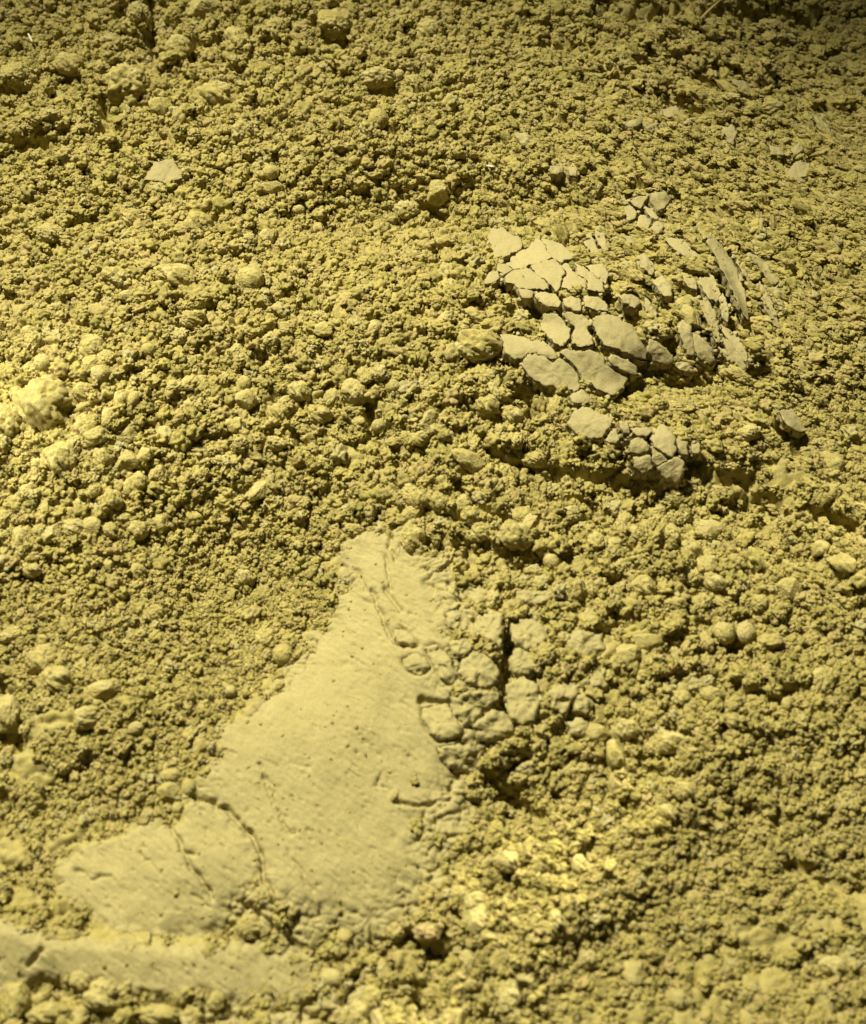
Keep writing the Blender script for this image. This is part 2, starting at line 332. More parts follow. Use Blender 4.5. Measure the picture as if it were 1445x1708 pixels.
FLAKES = [   # outline, thickness, lift, label
    (ZA((130, 90), (240, 50), (350, 140), (470, 190), (495, 260), (450, 330), (350, 360), (250, 410), (150, 400), (80, 270)), 3.2, 1.5, 'pale flat flake tilted at the upper left corner of the cracked crust'),
    (ZE((760, 120), (870, 110), (920, 190), (970, 280), (920, 290), (800, 200)), 2.5, 3.0, 'long pale flake overhanging a dark hollow near the right edge'),
    (ZC((330, 310), (400, 280), (450, 350), (500, 400), (470, 480), (400, 420), (330, 390)), 2.6, 1.5, 'ragged pale flake just below the five-plate crust'),
    (ZC((480, 530), (560, 480), (640, 560), (640, 670), (560, 650)), 3.0, 1.5, 'squarish pale flake above the round clod among the crust slabs'),
    (ZC((180, 660), (290, 630), (370, 700), (320, 770), (220, 720)), 3.0, 1.0, 'small five-sided flake at the upper right of the cracked crust'),
    (ZC((400, 650), (460, 730), (520, 820), (500, 870), (420, 800)), 2.6, .8, 'narrow flake between the cracked crust and the square flake'),
    (ZC((720, 440), (800, 480), (860, 520), (870, 610), (790, 580)), 2.6, 1.6, 'thin pointed flake above the steep slabs of the flank'),
    (ZA((1180, 170), (1270, 130), (1330, 260), (1400, 410), (1340, 390), (1200, 260)), 2.2, 1.0, 'slanting flake along the upper right rim of the cracked crust'),
    (ZA((1310, 110), (1430, 130), (1480, 330), (1400, 300)), 2.2, 1.0, 'outer slanting flake right above the cracked crust'),
    (ZF((310, 910), (420, 920), (480, 1000), (400, 1010)), 2.2, 1.2, 'tiny pale flake just under the five-plate crust, left side'),
    (ZC((650, 1280), (750, 1240), (880, 1310), (870, 1350), (760, 1330)), 2.4, 1.0, 'tilted layered flake below the pair of split slabs'),
    (Z(945, 0, .346, [(790, 385), (850, 388), (905, 440), (870, 445), (820, 415)]), 2.0, 1.4, 'slim pale flake slanting on the upper right slope'),
    (Z(945, 0, .346, [(465, 530), (530, 510), (545, 540), (500, 565), (470, 555)]), 2.2, 1.2, 'small whitish flake left of the heart-shaped flake'),
    (Z(945, 0, .346, [(730, 600), (770, 620), (800, 598), (825, 640), (800, 700), (765, 670)]), 2.0, 1.2, 'heart-shaped pale flake on the upper right slope'),
    (Z(945, 0, .346, [(1060, 840), (1110, 780), (1170, 790), (1160, 850), (1100, 860)]), 2.4, 1.4, 'broad greyish flake by the dark notch near the right edge'),
    (Z(945, 0, .346, [(975, 700), (1040, 715), (1050, 745), (990, 745)]), 2.0, 1.0, 'small tan flake left above the broad greyish flake'),
    (Z(945, 0, .346, [(1085, 720), (1130, 680), (1142, 720), (1105, 750)]), 2.0, 1.0, 'small pinkish flake right above the broad greyish flake'),
    (Z(945, 0, .346, [(975, 165), (1000, 150), (1020, 175), (995, 195)]), 1.8, 1.0, 'tiny grey flake near the top right corner'),
    (Z(945, 0, .346, [(265, 590), (320, 580), (365, 570), (350, 610), (300, 612)]), 2.0, 1.0, 'flat pale flake left of the small whitish flake'),
    (Z(480, 0, .346, [(1265, 800), (1330, 805), (1320, 850), (1270, 835)]), 2.0, 1.0, 'left one of two pale flakes above the cracked crust'),
    (Z(480, 0, .346, [(1350, 810), (1395, 805), (1395, 855), (1360, 845)]), 2.0, 1.0, 'right one of two pale flakes above the cracked crust'),
    (Z(945, 0, .346, [(1180, 150 + 1243), (1215, 170 + 1243), (1222, 200 + 1243), (1190, 185 + 1243)]), 2.0, 1.0, 'pale flake on the fine-grained slope right of the steep slabs'),
    (Z(0, 0, .346, [(740, 790), (830, 765), (885, 855), (800, 880), (700, 865)]), 3.5, 1.2, 'flat-topped pale slab among crumbs in the upper left'),
]
BLOCK_SRC = [
    ((110, 470), (200, 430), (290, 480), (300, 540), (230, 570), (150, 540)), ((260, 390), (340, 370), (420, 450), (490, 600), (420, 630), (350, 580), (310, 480)),
    ((520, 470), (620, 400), (700, 460), (750, 560), (740, 640), (600, 640), (500, 600), (490, 550)), ((430, 360), (520, 330), (590, 380), (520, 440), (450, 440)),
    ((450, 720), (560, 675), (760, 685), (740, 740), (650, 800), (580, 880), (520, 900), (450, 820)), ((240, 770), (420, 765), (445, 830), (515, 920), (505, 970), (350, 1000), (270, 910)),
    ((590, 900), (700, 805), (790, 820), (860, 900), (850, 960), (720, 1000), (620, 990)), ((805, 640), (900, 580), (1000, 640), (1010, 740), (990, 860), (900, 900), (830, 850), (810, 760)),
    ((825, 480), (860, 390), (950, 430), (1010, 500), (950, 570), (850, 560)), ((820, 220), (950, 200), (1060, 270), (1050, 370), (940, 405), (870, 375)),
    ((600, 190), (770, 170), (775, 270), (765, 400), (680, 340), (600, 280)), ((410, 160), (550, 170), (580, 260), (480, 290), (420, 240)),
    ((60, 280), (130, 270), (240, 370), (200, 400), (100, 360)), ((530, 10), (720, 20), (700, 70), (620, 100), (530, 60)),
    ((840, 0), (960, 20), (1100, 30), (1080, 90), (950, 120), (860, 60)), ((1180, 320), (1280, 280), (1420, 300), (1440, 400), (1350, 460), (1220, 440)),
    ((1090, 640), (1190, 600), (1280, 640), (1230, 740), (1170, 830), (1100, 790)), ((1240, 720), (1310, 690), (1380, 760), (1320, 830), (1250, 800)),
    ((1200, 880), (1280, 850), (1380, 930), (1300, 970), (1220, 950)), ((1330, 570), (1440, 520), (1460, 650), (1360, 650)),
    ((360, 1040), (560, 1030), (620, 1110), (660, 1200), (480, 1200), (380, 1130)), ((860, 1180), (950, 1120), (1010, 1150), (960, 1240), (880, 1230))]
BLOCK_LABEL = ['low rounded block half sunk in the right rim of the smooth patch', 'long tilted block right of the low rounded rim block', 'largest domed block left of the deep vertical crevice',
               'small block perched above the largest domed block', 'wedge block under the largest domed block', 'flat block at the smooth patch under the short dark crack',
               'round split block below the foot of the vertical crevice', 'tall block right of the foot of the vertical crevice', 'block against the right side of the vertical crevice',
               'broad block right of the top of the vertical crevice', 'block left of the top of the vertical crevice', 'block with hollow top above the small perched block',
               'thin sliver block on the upper rim of the smooth patch', 'flat block topmost of the fractured rim', 'wide ledge block right of the topmost rim block',
               'rounded block farthest right in the fractured rim', 'block two steps right of the foot of the vertical crevice', 'small grey block in the fork of the lower right crevice',
               'low block below the small grey block in the crevice fork', 'pale block under the rounded block farthest right', 'lowest flat block at the right rim of the smooth patch',
               'block right of the curved groove below the fractured rim']
BLOCKS = [ZH(*b) for b in BLOCK_SRC]
COVER = np.zeros(UU.shape, bool)
for _, _, ps in CRUSTS:
    for p in ps:
        COVER |= inpoly(p, UU, VV)
for p, *_ in FLAKES:
    COVER |= inpoly(p, UU, VV)
COVERB = np.zeros(UU.shape, bool)
for p in BLOCKS:
    COVERB |= inpoly(p, UU, VV)
HL -= 3.0 * blur(COVER.astype(float), 4) + 2.6 * blur(COVERB.astype(float), 4)
NOGRAIN = np.clip(np.maximum(blur(COVER.astype(float), 8) * 1.75, blur(COVERB.astype(float), 6) * 1.45), 0, 1)


def hlow(u, v): return sample(HL, u, v) * 1e-3
def hplate(u, v): return sample(HS, u, v) * 1e-3


def uv_of(x, y):
    h = np.zeros_like(x)
    for _ in range(5):
        u, v, d = project(x, y, h)
        h = 0.3 * h + 0.7 * hplate(u, v)
    return u, v, hlow(u, v), d


def ground_z(x, y):
    """height of the powder surface, metres; also place fields"""
    u, v, h, d = uv_of(x, y)
    soft = sample(SOFT, u, v); lump = sample(LUMP, u, v); semi = sample(SEMI, u, v)
    X, Y = x * 1000, y * 1000
    wx = X + 3.5 * fbm(X / 8, Y / 8, 41, 3); wy = Y + 3.5 * fbm(X / 8, Y / 8, 47, 3)
    f1, f2, idv = worley(wx / 10.5, wy / 9.0, 3)
    e1 = np.clip((f2 - f1) / 0.28, 0, 1)
    g1, g2, gid = worley(wx / 4.6 + 7, wy / 4.2, 13)
    e2 = np.clip((g2 - g1) / 0.3, 0, 1)
    rough = np.clip(1 - 1.15 * soft, 0, 1)
    rr = rough * (1 - 0.55 * semi)
    z = 0
    z = z + rr * lump * (4.2 * (np.sqrt(e1) - 1) + 3.6 * (idv - .5) + 2.0 * (np.sqrt(e2) - 1) + 1.8 * (gid - .5) + 1.6 * fbm(X / 14, Y / 14, 151, 3))
    crisp = 1 / (1 + np.exp((v - 520 - .25 * np.clip(u - 900, 0, 600)) / 60))
    z = z + rough * ((.45 + .45 * crisp) * fbm(X / 2.4, Y / 2.4, 51, 4))
    q1, q2, qid = worley((X + 1.6 * fbm(X / 4, Y / 4, 161, 3)) / 6.5, (Y + 1.6 * fbm(X / 4, Y / 4, 167, 3)) / 4.6, 23)
    z = z + rough * semi * (1.5 * (np.clip((q2 - q1) / .16, 0, 1) - 1) * (vnoise(X / 7, Y / 7, 173) > .35) + 1.0 * (qid - .5))
    mid = np.clip(4 * soft * (1 - soft), 0, 1)
    # pressed skin: faint swells, slanting ripples and pits
    a = math.radians(-40)
    rx = X * math.cos(a) + Y * math.sin(a); ry = -X * math.sin(a) + Y * math.cos(a)
    wob = 1.2 * fbm(X / 9, Y / 9, 67, 2)
    rip = fbm(rx / 4.2, (ry + wob) / 1.1, 61, 3)
    pit = np.clip(vnoise(rx / 2.6, (ry + wob) / .75, 71) - .78, 0, 1) * 4.5
    blot = np.clip(fbm(X / 22, Y / 22, 77, 2) * .5 + .5, 0, 1)
    z = z + soft * (0.8 * fbm(X / 26, Y / 26, 57, 3) + (.20 + .20 * blot + .2 * mid) * rip - (.35 + .6 * blot) * pit + .10 * fbm(X / 1.1, Y / 1.1, 83, 2))
    z = z + mid * (.9 * fbm(rx / 6.0, ry / 3.0, 221, 3) - .9 * np.clip(fbm(rx / 4.2, (ry + wob) / 1.7, 227, 3) - .12, 0, 1))
    z = z - sample(CRACK, u, v)
    return h + z * 1e-3, u, v, d, soft, semi


# ------------------------------------------------------------------ materials
def powder_material(name, cols, bump=0.5, by_object=True, rough=1.0, spread=0.55, reach=0.0006):
    cols = [tuple(.84 * q for q in c) for c in cols]
    m = bpy.data.materials.new(name)
    m.use_nodes = True
    nt = m.node_tree; N = nt.nodes; L = nt.links
    b = N['Principled BSDF']
    b.inputs['Roughness'].default_value = rough
    b.inputs['Specular IOR Level'].default_value = 0.08
    geo = N.new('ShaderNodeNewGeometry')
    n1 = N.new('ShaderNodeTexNoise'); n1.inputs['Scale'].default_value = 130; n1.inputs['Detail'].default_value = 5; n1.inputs['Roughness'].default_value = .65
    n2 = N.new('ShaderNodeTexNoise'); n2.inputs['Scale'].default_value = 1700; n2.inputs['Detail'].default_value = 5; n2.inputs['Roughness'].default_value = .7
    n3 = N.new('ShaderNodeTexNoise'); n3.inputs['Scale'].default_value = 420; n3.inputs['Detail'].default_value = 4
    for n in (n1, n2, n3):
        L.new(geo.outputs['Position'], n.inputs['Vector'])
    ramp = N.new('ShaderNodeValToRGB')
    ramp.color_ramp.interpolation = 'LINEAR'
    els = ramp.color_ramp.elements
    while len(els) < len(cols):
        els.new(0.5)
    for k, c in enumerate(cols):
        els[k].position = k / (len(cols) - 1)
        els[k].color = (*c, 1)
    mp = N.new('ShaderNodeMapRange'); mp.inputs['From Min'].default_value = .3; mp.inputs['From Max'].default_value = .7
    L.new(n1.outputs['Fac'], mp.inputs['Value'])
    if by_object:
        oi = N.new('ShaderNodeObjectInfo')
        mx = N.new('ShaderNodeMix'); mx.data_type = 'FLOAT'; mx.inputs[0].default_value = spread
        L.new(mp.outputs[0], mx.inputs[2]); L.new(oi.outputs['Random'], mx.inputs[3])
        L.new(mx.outputs[0], ramp.inputs['Fac'])
    else:
        L.new(mp.outputs[0], ramp.inputs['Fac'])
    # fine speckle of the ground leaf and clay grains
    mul = N.new('ShaderNodeMix'); mul.data_type = 'RGBA'; mul.blend_type = 'MULTIPLY'; mul.inputs[0].default_value = 1.0
    sp = N.new('ShaderNodeMapRange'); sp.inputs['From Min'].default_value = .3; sp.inputs['From Max'].default_value = .7
    sp.inputs['To Min'].default_value = .78; sp.inputs['To Max'].default_value = 1.14
    L.new(n2.outputs['Fac'], sp.inputs['Value'])
    L.new(ramp.outputs['Color'], mul.inputs[6]); L.new(sp.outputs[0], mul.inputs[7])
    L.new(mul.outputs[2], b.inputs['Base Color'])
    add = N.new('ShaderNodeMath'); add.operation = 'ADD'
    L.new(n2.outputs['Fac'], add.inputs[0]); L.new(n3.outputs['Fac'], add.inputs[1])
    bp = N.new('ShaderNodeBump'); bp.inputs['Strength'].default_value = bump; bp.inputs['Distance'].default_value = reach
    L.new(add.outputs[0], bp.inputs['Height'])
    L.new(bp.outputs['Normal'], b.inputs['Normal'])
    return m


TAN = (0.50, 0.41, 0.135); OLIVE = (0.37, 0.335, 0.085); PALE = (0.60, 0.50, 0.21); PINK = (0.45, 0.35, 0.14); MID = (0.44, 0.37, 0.11)
M_CRUMB = powder_material('crumb_powder', [OLIVE, MID, (0.33, 0.275, 0.09), TAN, MID, PINK, TAN, (0.46, 0.40, 0.19), PALE], .7, spread=.65)
M_CLOD = powder_material('clod_powder', [TAN, PALE, TAN, (0.62, 0.52, 0.21), PALE], .9, spread=.4)
M_BED = powder_material('bed_powder', [MID, TAN, (0.48, 0.40, 0.15), TAN], .7, by_object=False, reach=.0007)
M_SKIN = powder_material('pressed_powder', [(0.40, 0.335, 0.14), (0.44, 0.37, 0.16), (0.47, 0.395, 0.175)], .28, by_object=False)
M_CRUST = powder_material('crust_powder', [(0.39, 0.325, 0.15), (0.45, 0.375, 0.178), (0.50, 0.415, 0.20)], .55)
M_PINK = powder_material('pink_powder', [(0.48, 0.36, 0.15), (0.52, 0.40, 0.18)], .6)
M_STRAW = powder_material('straw_fibre', [(0.50, 0.38, 0.14), (0.58, 0.45, 0.18)], .2)
M_CHIP = powder_material('white_chip', [(0.74, 0.66, 0.50), (0.80, 0.73, 0.58)], .1)


def mesh_obj(name, verts, faces, mat, parent=None, smooth=True):
    me = bpy.data.meshes.new(name)
    me.from_pydata([tuple(p) for p in verts], [], faces)
    me.materials.append(mat)
    if smooth:
        me.polygons.foreach_set('use_smooth', [True] * len(me.polygons))
    me.update()
    o = bpy.data.objects.new(name, me)
    COL.objects.link(o)
    if parent:
        o.parent = parent
    return o


def grid_obj(name, P, fi, fj, mat, parent=None):
    """faces (fi,fj) of a grid of points P[j,i] as one mesh"""
    nj, ni = P.shape[:2]
    q = np.stack([fj * ni + fi, fj * ni + fi + 1, (fj + 1) * ni + fi + 1, (fj + 1) * ni + fi], 1)
    used, inv = np.unique(q.ravel(), return_inverse=True)
    co = P.reshape(-1, 3)[used]
    me = bpy.data.meshes.new(name)
    me.vertices.add(len(co)); me.vertices.foreach_set('co', co.astype(np.float32).ravel())
    me.loops.add(len(inv)); me.loops.foreach_set('vertex_index', inv.astype(np.int32))
    n = len(q)
    me.polygons.add(n); me.polygons.foreach_set('loop_start', np.arange(0, 4 * n, 4, dtype=np.int32))
    me.update(calc_edges=True)
    me.polygons.foreach_set('use_smooth', np.ones(n, bool))
    me.materials.append(mat)
    me.validate()
    o = bpy.data.objects.new(name, me)
    COL.objects.link(o)
    if parent:
        o.parent = parent
    return o


def tag(o, label, cat=None, group=None, kind=None):
    if label: o['label'] = label
    if cat: o['category'] = cat
    if group: o['group'] = group
    if kind: o['kind'] = kind
    return o


# ------------------------------------------------------------------ the bed of powder
def axis(a, b, step, grow, reach):
    c = list(np.arange(a, b, step)); s = step
    while c[-1] < b + reach:
        s *= grow; c.append(c[-1] + s)
    s = step
    while c[0] > a - reach:
        s *= grow; c.insert(0, c[0] - s)
    return np.array(c)


XA, XB, YA, YB = -0.235, 0.235, -0.205, 0.335
gx = axis(XA, XB, 0.00075, 1.10, 0.35); gy = axis(YA, YB, 0.00075, 1.10, 0.35)
GX, GY = np.meshgrid(gx, gy)
gz, gu, gv, gd, gs, _ = ground_z(GX, GY)
P = np.stack([GX, GY, gz], 2)
SKIN = {'main': np.maximum(SM['main'], ((SEMI > .38) & (UU > 330) & (UU < 830) & (VV > 860) & (SM['fold'] + SM['rim'] < .5)).astype(float)), 'fold': SM['fold'], 'rim': SM['rim']}
skin = sum(sample(SKIN[k], gu, gv) for k in SKIN) > .5
cell = skin[:-1, :-1] & skin[1:, :-1] & skin[:-1, 1:] & skin[1:, 1:]
fj, fi = np.nonzero(~cell)
bed = grid_obj('powder_ground', P, fi, fj, M_BED)
tag(bed, 'crumbly olive tan powder bed filling the whole picture', kind='structure')
# the pressed skins: the same surface, sampled finer, as parts of the bed
for key, lab in (('main', 'large smooth pressed skin with slanting scratches'), ('fold', 'smaller smooth fold bounded by dark cracks'), ('rim', 'smooth blurred rim at the lower left')):
    us = UU[SKIN[key] > .5]; vs = VV[SKIN[key] > .5]
    wx_, wy_, _ = unproject(us, vs, hplate(us, vs))
    sx = np.arange(wx_.min() - .008, wx_.max() + .008, 0.00036); sy = np.arange(wy_.min() - .008, wy_.max() + .008, 0.00036)
    SX, SY = np.meshgrid(sx, sy)
    sz, su, sv, _, _, _ = ground_z(SX, SY)
    m = sample(blur(SKIN[key], 5), su, sv) > .25
    c = m[:-1, :-1] & m[1:, :-1] & m[:-1, 1:] & m[1:, 1:]
    b, a = np.nonzero(c)
    tag(grid_obj('smooth_skin', np.stack([SX, SY, sz + 0.00012], 2), a, b, M_SKIN, bed), lab)


# ------------------------------------------------------------------ plates, blocks and flakes
def slab(name, poly, thick, lift, mat, seed, parent=None, dome=0.0, edge=2.2, roughness=0.28, tilt=1.0, surf=None, soft_rim=False, bev=2.2, grow=.85):
    rng = random.Random(seed)
    poly = np.array(poly, float)
    n0 = len(poly)
    seg = np.hypot(*(np.roll(poly, -1, 0) - poly).T); per = seg.sum()
    n = int(np.clip(per / 2.4, 20, 84))
    cum = np.concatenate([[0], np.cumsum(seg)])
    s = np.arange(n) / n * per
    k = np.searchsorted(cum, s, side='right') - 1
    t = (s - cum[k]) / seg[k]
    out = poly[k] * (1 - t[:, None]) + poly[(k + 1) % n0] * t[:, None]
    out = 0.84 * out + 0.08 * np.roll(out, 1, 0) + 0.08 * np.roll(out, -1, 0)
    nrm = out - out.mean(0); nrm /= np.linalg.norm(nrm, axis=1)[:, None] + 1e-6
    out = out + nrm * grow
    base = out.copy()
    for _ in range(3):
        base = .5 * base + .25 * np.roll(base, 1, 0) + .25 * np.roll(base, -1, 0)
    jit = np.array([[rng.gauss(0, 1), rng.gauss(0, 1)] for _ in range(n)])
    jit = 0.6 * jit + 0.4 * np.roll(jit, 1, 0)
    out = out + jit * min(1.45, per * .010)
    cen = out.mean(0)
    rm2 = ((out - cen) ** 2).sum(1).mean()
    size = math.sqrt(max(30.0, per * per / 14))
    fr = [0.0, .1, .2, .3, .4, .5, .6, .7, .79, .86, .92, .965, .988, 1.0, 1.0, .99, .98, .95]
    RT = 13
    tl = np.array([rng.gauss(0, 1), rng.gauss(0, 1)]) * tilt * 0.012
    lf = lift + rng.uniform(-.3, .3)
    verts = []; faces = []
    sf = surf or hplate
    for r, f in enumerate(fr):
        wj = f ** 6
        pts = cen + (out * wj + base * (1 - wj) - cen) * f if r else cen[None]
        h = sf(pts[:, 0], pts[:, 1])
        inset = (1 - f) * size * .5                  # px from the rim
        rim = np.min(np.hypot(pts[:, None, 0] - out[None, :, 0], pts[:, None, 1] - out[None, :, 1]), axis=1)
        z = lf + (pts - cen) @ tl + dome * (1 - ((pts - cen) ** 2).sum(1) / rm2)
        z = z + roughness * fbm(pts[:, 0] / 7 + seed, pts[:, 1] / 7, seed, 3) + roughness * 1.8 * fbm(pts[:, 0] / 26 + seed, pts[:, 1] / 26, seed + 3, 2)
        if r <= RT + 1:
            z = z - edge * .16 * np.clip(1 - rim / bev, 0, 1) ** 2 * (1 + .6 * fbm(pts[:, 0] / 5, pts[:, 1] / 5, seed + 5, 2))
        elif r == RT + 2:
            z = z - thick * .25
        elif r == RT + 3:
            z = z - thick * .55
        else:
            z = z - thick
        # the outline is laid out where the top of the slab lies
        X, Y, _ = unproject(pts[:, 0], pts[:, 1], h + z * 1e-3 if r <= RT else h + (lf + (pts - cen) @ tl) * 1e-3)
        if r >= RT + 2:
            nx = 0.00045 * np.array([rng.gauss(0, 1) for _ in range(len(X))]); ny = 0.00045 * np.array([rng.gauss(0, 1) for _ in range(len(X))])
            X = X + nx; Y = Y + ny
        Zz = h + z * 1e-3
        verts += list(zip(X, Y, Zz))
    for q in range(n):
        faces.append((0, 1 + (q + 1) % n, 1 + q))
    for r in range(1, len(fr) - 1):
        if r == RT and not soft_rim:
            continue
        a = 1 + (r - 1) * n; b = 1 + r * n
        for q in range(n):
            faces.append((a + q, a + (q + 1) % n, b + (q + 1) % n, b + q))
    V = np.array(verts)
    # make sure the faces look outwards
    e1 = V[faces[0][1]] - V[faces[0][0]]; e2 = V[faces[0][2]] - V[faces[0][0]]
    if np.cross(e1, e2)[2] < 0:
        faces = [f[::-1] for f in faces]
    if parent is None:
        X, Y, _ = unproject(cen[0], cen[1], sf(cen[:1], cen[1:])[0])
        org = np.array([X, Y, float(sf(cen[:1], cen[1:])[0])])
        o = mesh_obj(name, V - org, faces, mat)
        o.location = org
    else:
        org = np.array(parent.location)
        o = mesh_obj(name, V - org, faces, mat, parent)
    return o


sd = 100
for lab, th, ps in CRUSTS:
    allp = np.concatenate([np.array(p) for p in ps]); c = allp.mean(0)
    h = float(hplate(c[:1], c[1:])[0]); X, Y, _ = unproject(c[0], c[1], h)
    root = bpy.data.objects.new('cracked_crust', None); COL.objects.link(root)
    root.empty_display_size = .01
    root.location = (float(X), float(Y), h)
    tag(root, lab, 'crust', 'caked crusts on the powder')
    for p in ps:
        sd += 1
        slab('plate', p, th + 2.0, 1.7 if 'steep' not in lab else .9, M_CRUST, sd, root, dome=.2, tilt=.4, grow=.95)
        pa = np.array(p); rg = random.Random(sd)
        for _ in range(2):                           # shards broken off the rim
            k_ = rg.randrange(len(pa)); t_ = rg.random()
            e_ = pa[k_] * (1 - t_) + pa[(k_ + 1) % len(pa)] * t_
            e_ = e_ + (e_ - pa.mean(0)) / (np.linalg.norm(e_ - pa.mean(0)) + 1e-6) * rg.uniform(3, 7)
            q_ = [(e_[0] + rg.uniform(2.2, 5.2) * math.cos(an), e_[1] + rg.uniform(2, 4.2) * math.sin(an)) for an in (0, 1.2, 2.4, 3.7, 5.0)]
            sd += 1
            slab('shard', q_, 2.6, rg.uniform(.1, .9), M_CRUST, sd, root, dome=.2, tilt=3.0)
for p, th, lf, lab in FLAKES:
    sd += 1
    tag(slab('crust_flake', p, th + 1.5, lf + .3, M_CRUST, sd, dome=.35, tilt=1.2, roughness=.5), lab, 'flake', 'loose crust flakes')
for p, lab in zip(BLOCKS, BLOCK_LABEL):
    sd += 1
    tag(slab('powder_block', p, 6.0, .0, M_SKIN, sd, dome=.5, grow=2.3, edge=7, roughness=.8, tilt=1.4, soft_rim=True, bev=6.0), lab, 'block', 'fractured blocks beside the smooth patch')

# ------------------------------------------------------------------ clods
def clod_mesh(name, style, seed, mat, sub=5):
    bm = bmesh.new()
    bmesh.ops.create_icosphere(bm, subdivisions=sub, radius=1)
    co = np.array([v.co[:] for v in bm.verts])
    rng = np.random.default_rng(seed)
    off = rng.uniform(-50, 50, 3)
    d = co / np.linalg.norm(co, axis=1)[:, None]

    def n3(p, s):
        q = p * s + off
        return (fbm(q[:, 0] + .7 * q[:, 2], q[:, 1] - .6 * q[:, 2], seed, 3) + fbm(q[:, 1] + .5 * q[:, 0], q[:, 2] + .8 * q[:, 0], seed + 11, 3)) * .6

    def cells(p, k, s):
        c = rng.normal(size=(k, 3)); c /= np.linalg.norm(c, axis=1)[:, None]
        D = np.sort(np.linalg.norm(p[:, None] - c[None], axis=2), axis=1)
        ids = np.argmin(np.linalg.norm(p[:, None] - c[None], axis=2), axis=1)
        return D[:, 0], D[:, 1], rng.uniform(-1, 1, k)[ids]
    if style == 'round':
        r = 1 + .15 * n3(d, 1.2) + .10 * n3(d, 3) + .11 * n3(d, 9) + .06 * n3(d, 22)
    elif style == 'lump':
        a1, a2, w = cells(d, 60, 0)
        r = 1 + .42 * n3(d, 1.2) + .20 * n3(d, 2.8) + .07 * (np.sqrt(np.clip((a2 - a1) / .16, 0, 1)) - 1) + .05 * w + .08 * n3(d, 8) + .05 * n3(d, 20)
    elif style == 'angular':
        r = np.full(len(d), 1.25)
        for _ in range(13):
            n = rng.normal(size=3); n /= np.linalg.norm(n); k = rng.uniform(.72, 1.02)
            t = d @ n
            r = np.minimum(r, np.where(t > .05, k / np.maximum(t, .05), 9))
        r = r + .10 * n3(d, 3) + .10 * n3(d, 9) + .06 * n3(d, 22)
    else:
        a1, a2, w = cells(d, 26, 0)
        b1, b2, w2 = cells(d, 130, 1)
        c1, c2, w3 = cells(d, 520, 2)
        r = 1 + .34 * n3(d, 1.1) + .11 * w + .12 * (np.sqrt(np.clip((a2 - a1) / .25, 0, 1)) - 1) + .06 * w2 + .08 * (np.sqrt(np.clip((b2 - b1) / .12, 0, 1)) - 1) + .05 * w3 + .06 * (np.sqrt(np.clip((c2 - c1) / .07, 0, 1)) - 1) + .07 * n3(d, 9)
    co2 = d * r[:, None]
    for v, c in zip(bm.verts, co2):
        v.co = c
    me = bpy.data.meshes.new(name)
    bm.to_mesh(me); bm.free()
    me.polygons.foreach_set('use_smooth', [True] * len(me.polygons))
    me.materials.append(mat)
    return me


VAR = {s: [clod_mesh('clod_%s' % s, s, 300 + 20 * i + k, M_CLOD) for k in range(n)] for i, (s, n) in enumerate((('round', 4), ('angular', 8), ('rough', 10), ('lump', 10)))}
PINKV = clod_mesh('clod_pink', 'rough', 777, M_PINK)
OCC_S = 0.0004
OX0, OY0 = XA - .01, YA - .01
OCC = np.zeros((int((YB - OY0 + .02) / OCC_S), int((XB - OX0 + .02) / OCC_S)), bool)


def stamp(x, y, r):
    i0 = (x - OX0) / OCC_S; j0 = (y - OY0) / OCC_S; k = r / OCC_S
    a, b = max(0, int(i0 - k)), min(OCC.shape[1], int(i0 + k) + 2); c, d = max(0, int(j0 - k)), min(OCC.shape[0], int(j0 + k) + 2)
    if a >= b or c >= d: return
    yy, xx = np.ogrid[c:d, a:b]
    OCC[c:d, a:b] |= (xx - i0) ** 2 + (yy - j0) ** 2 <= k * k


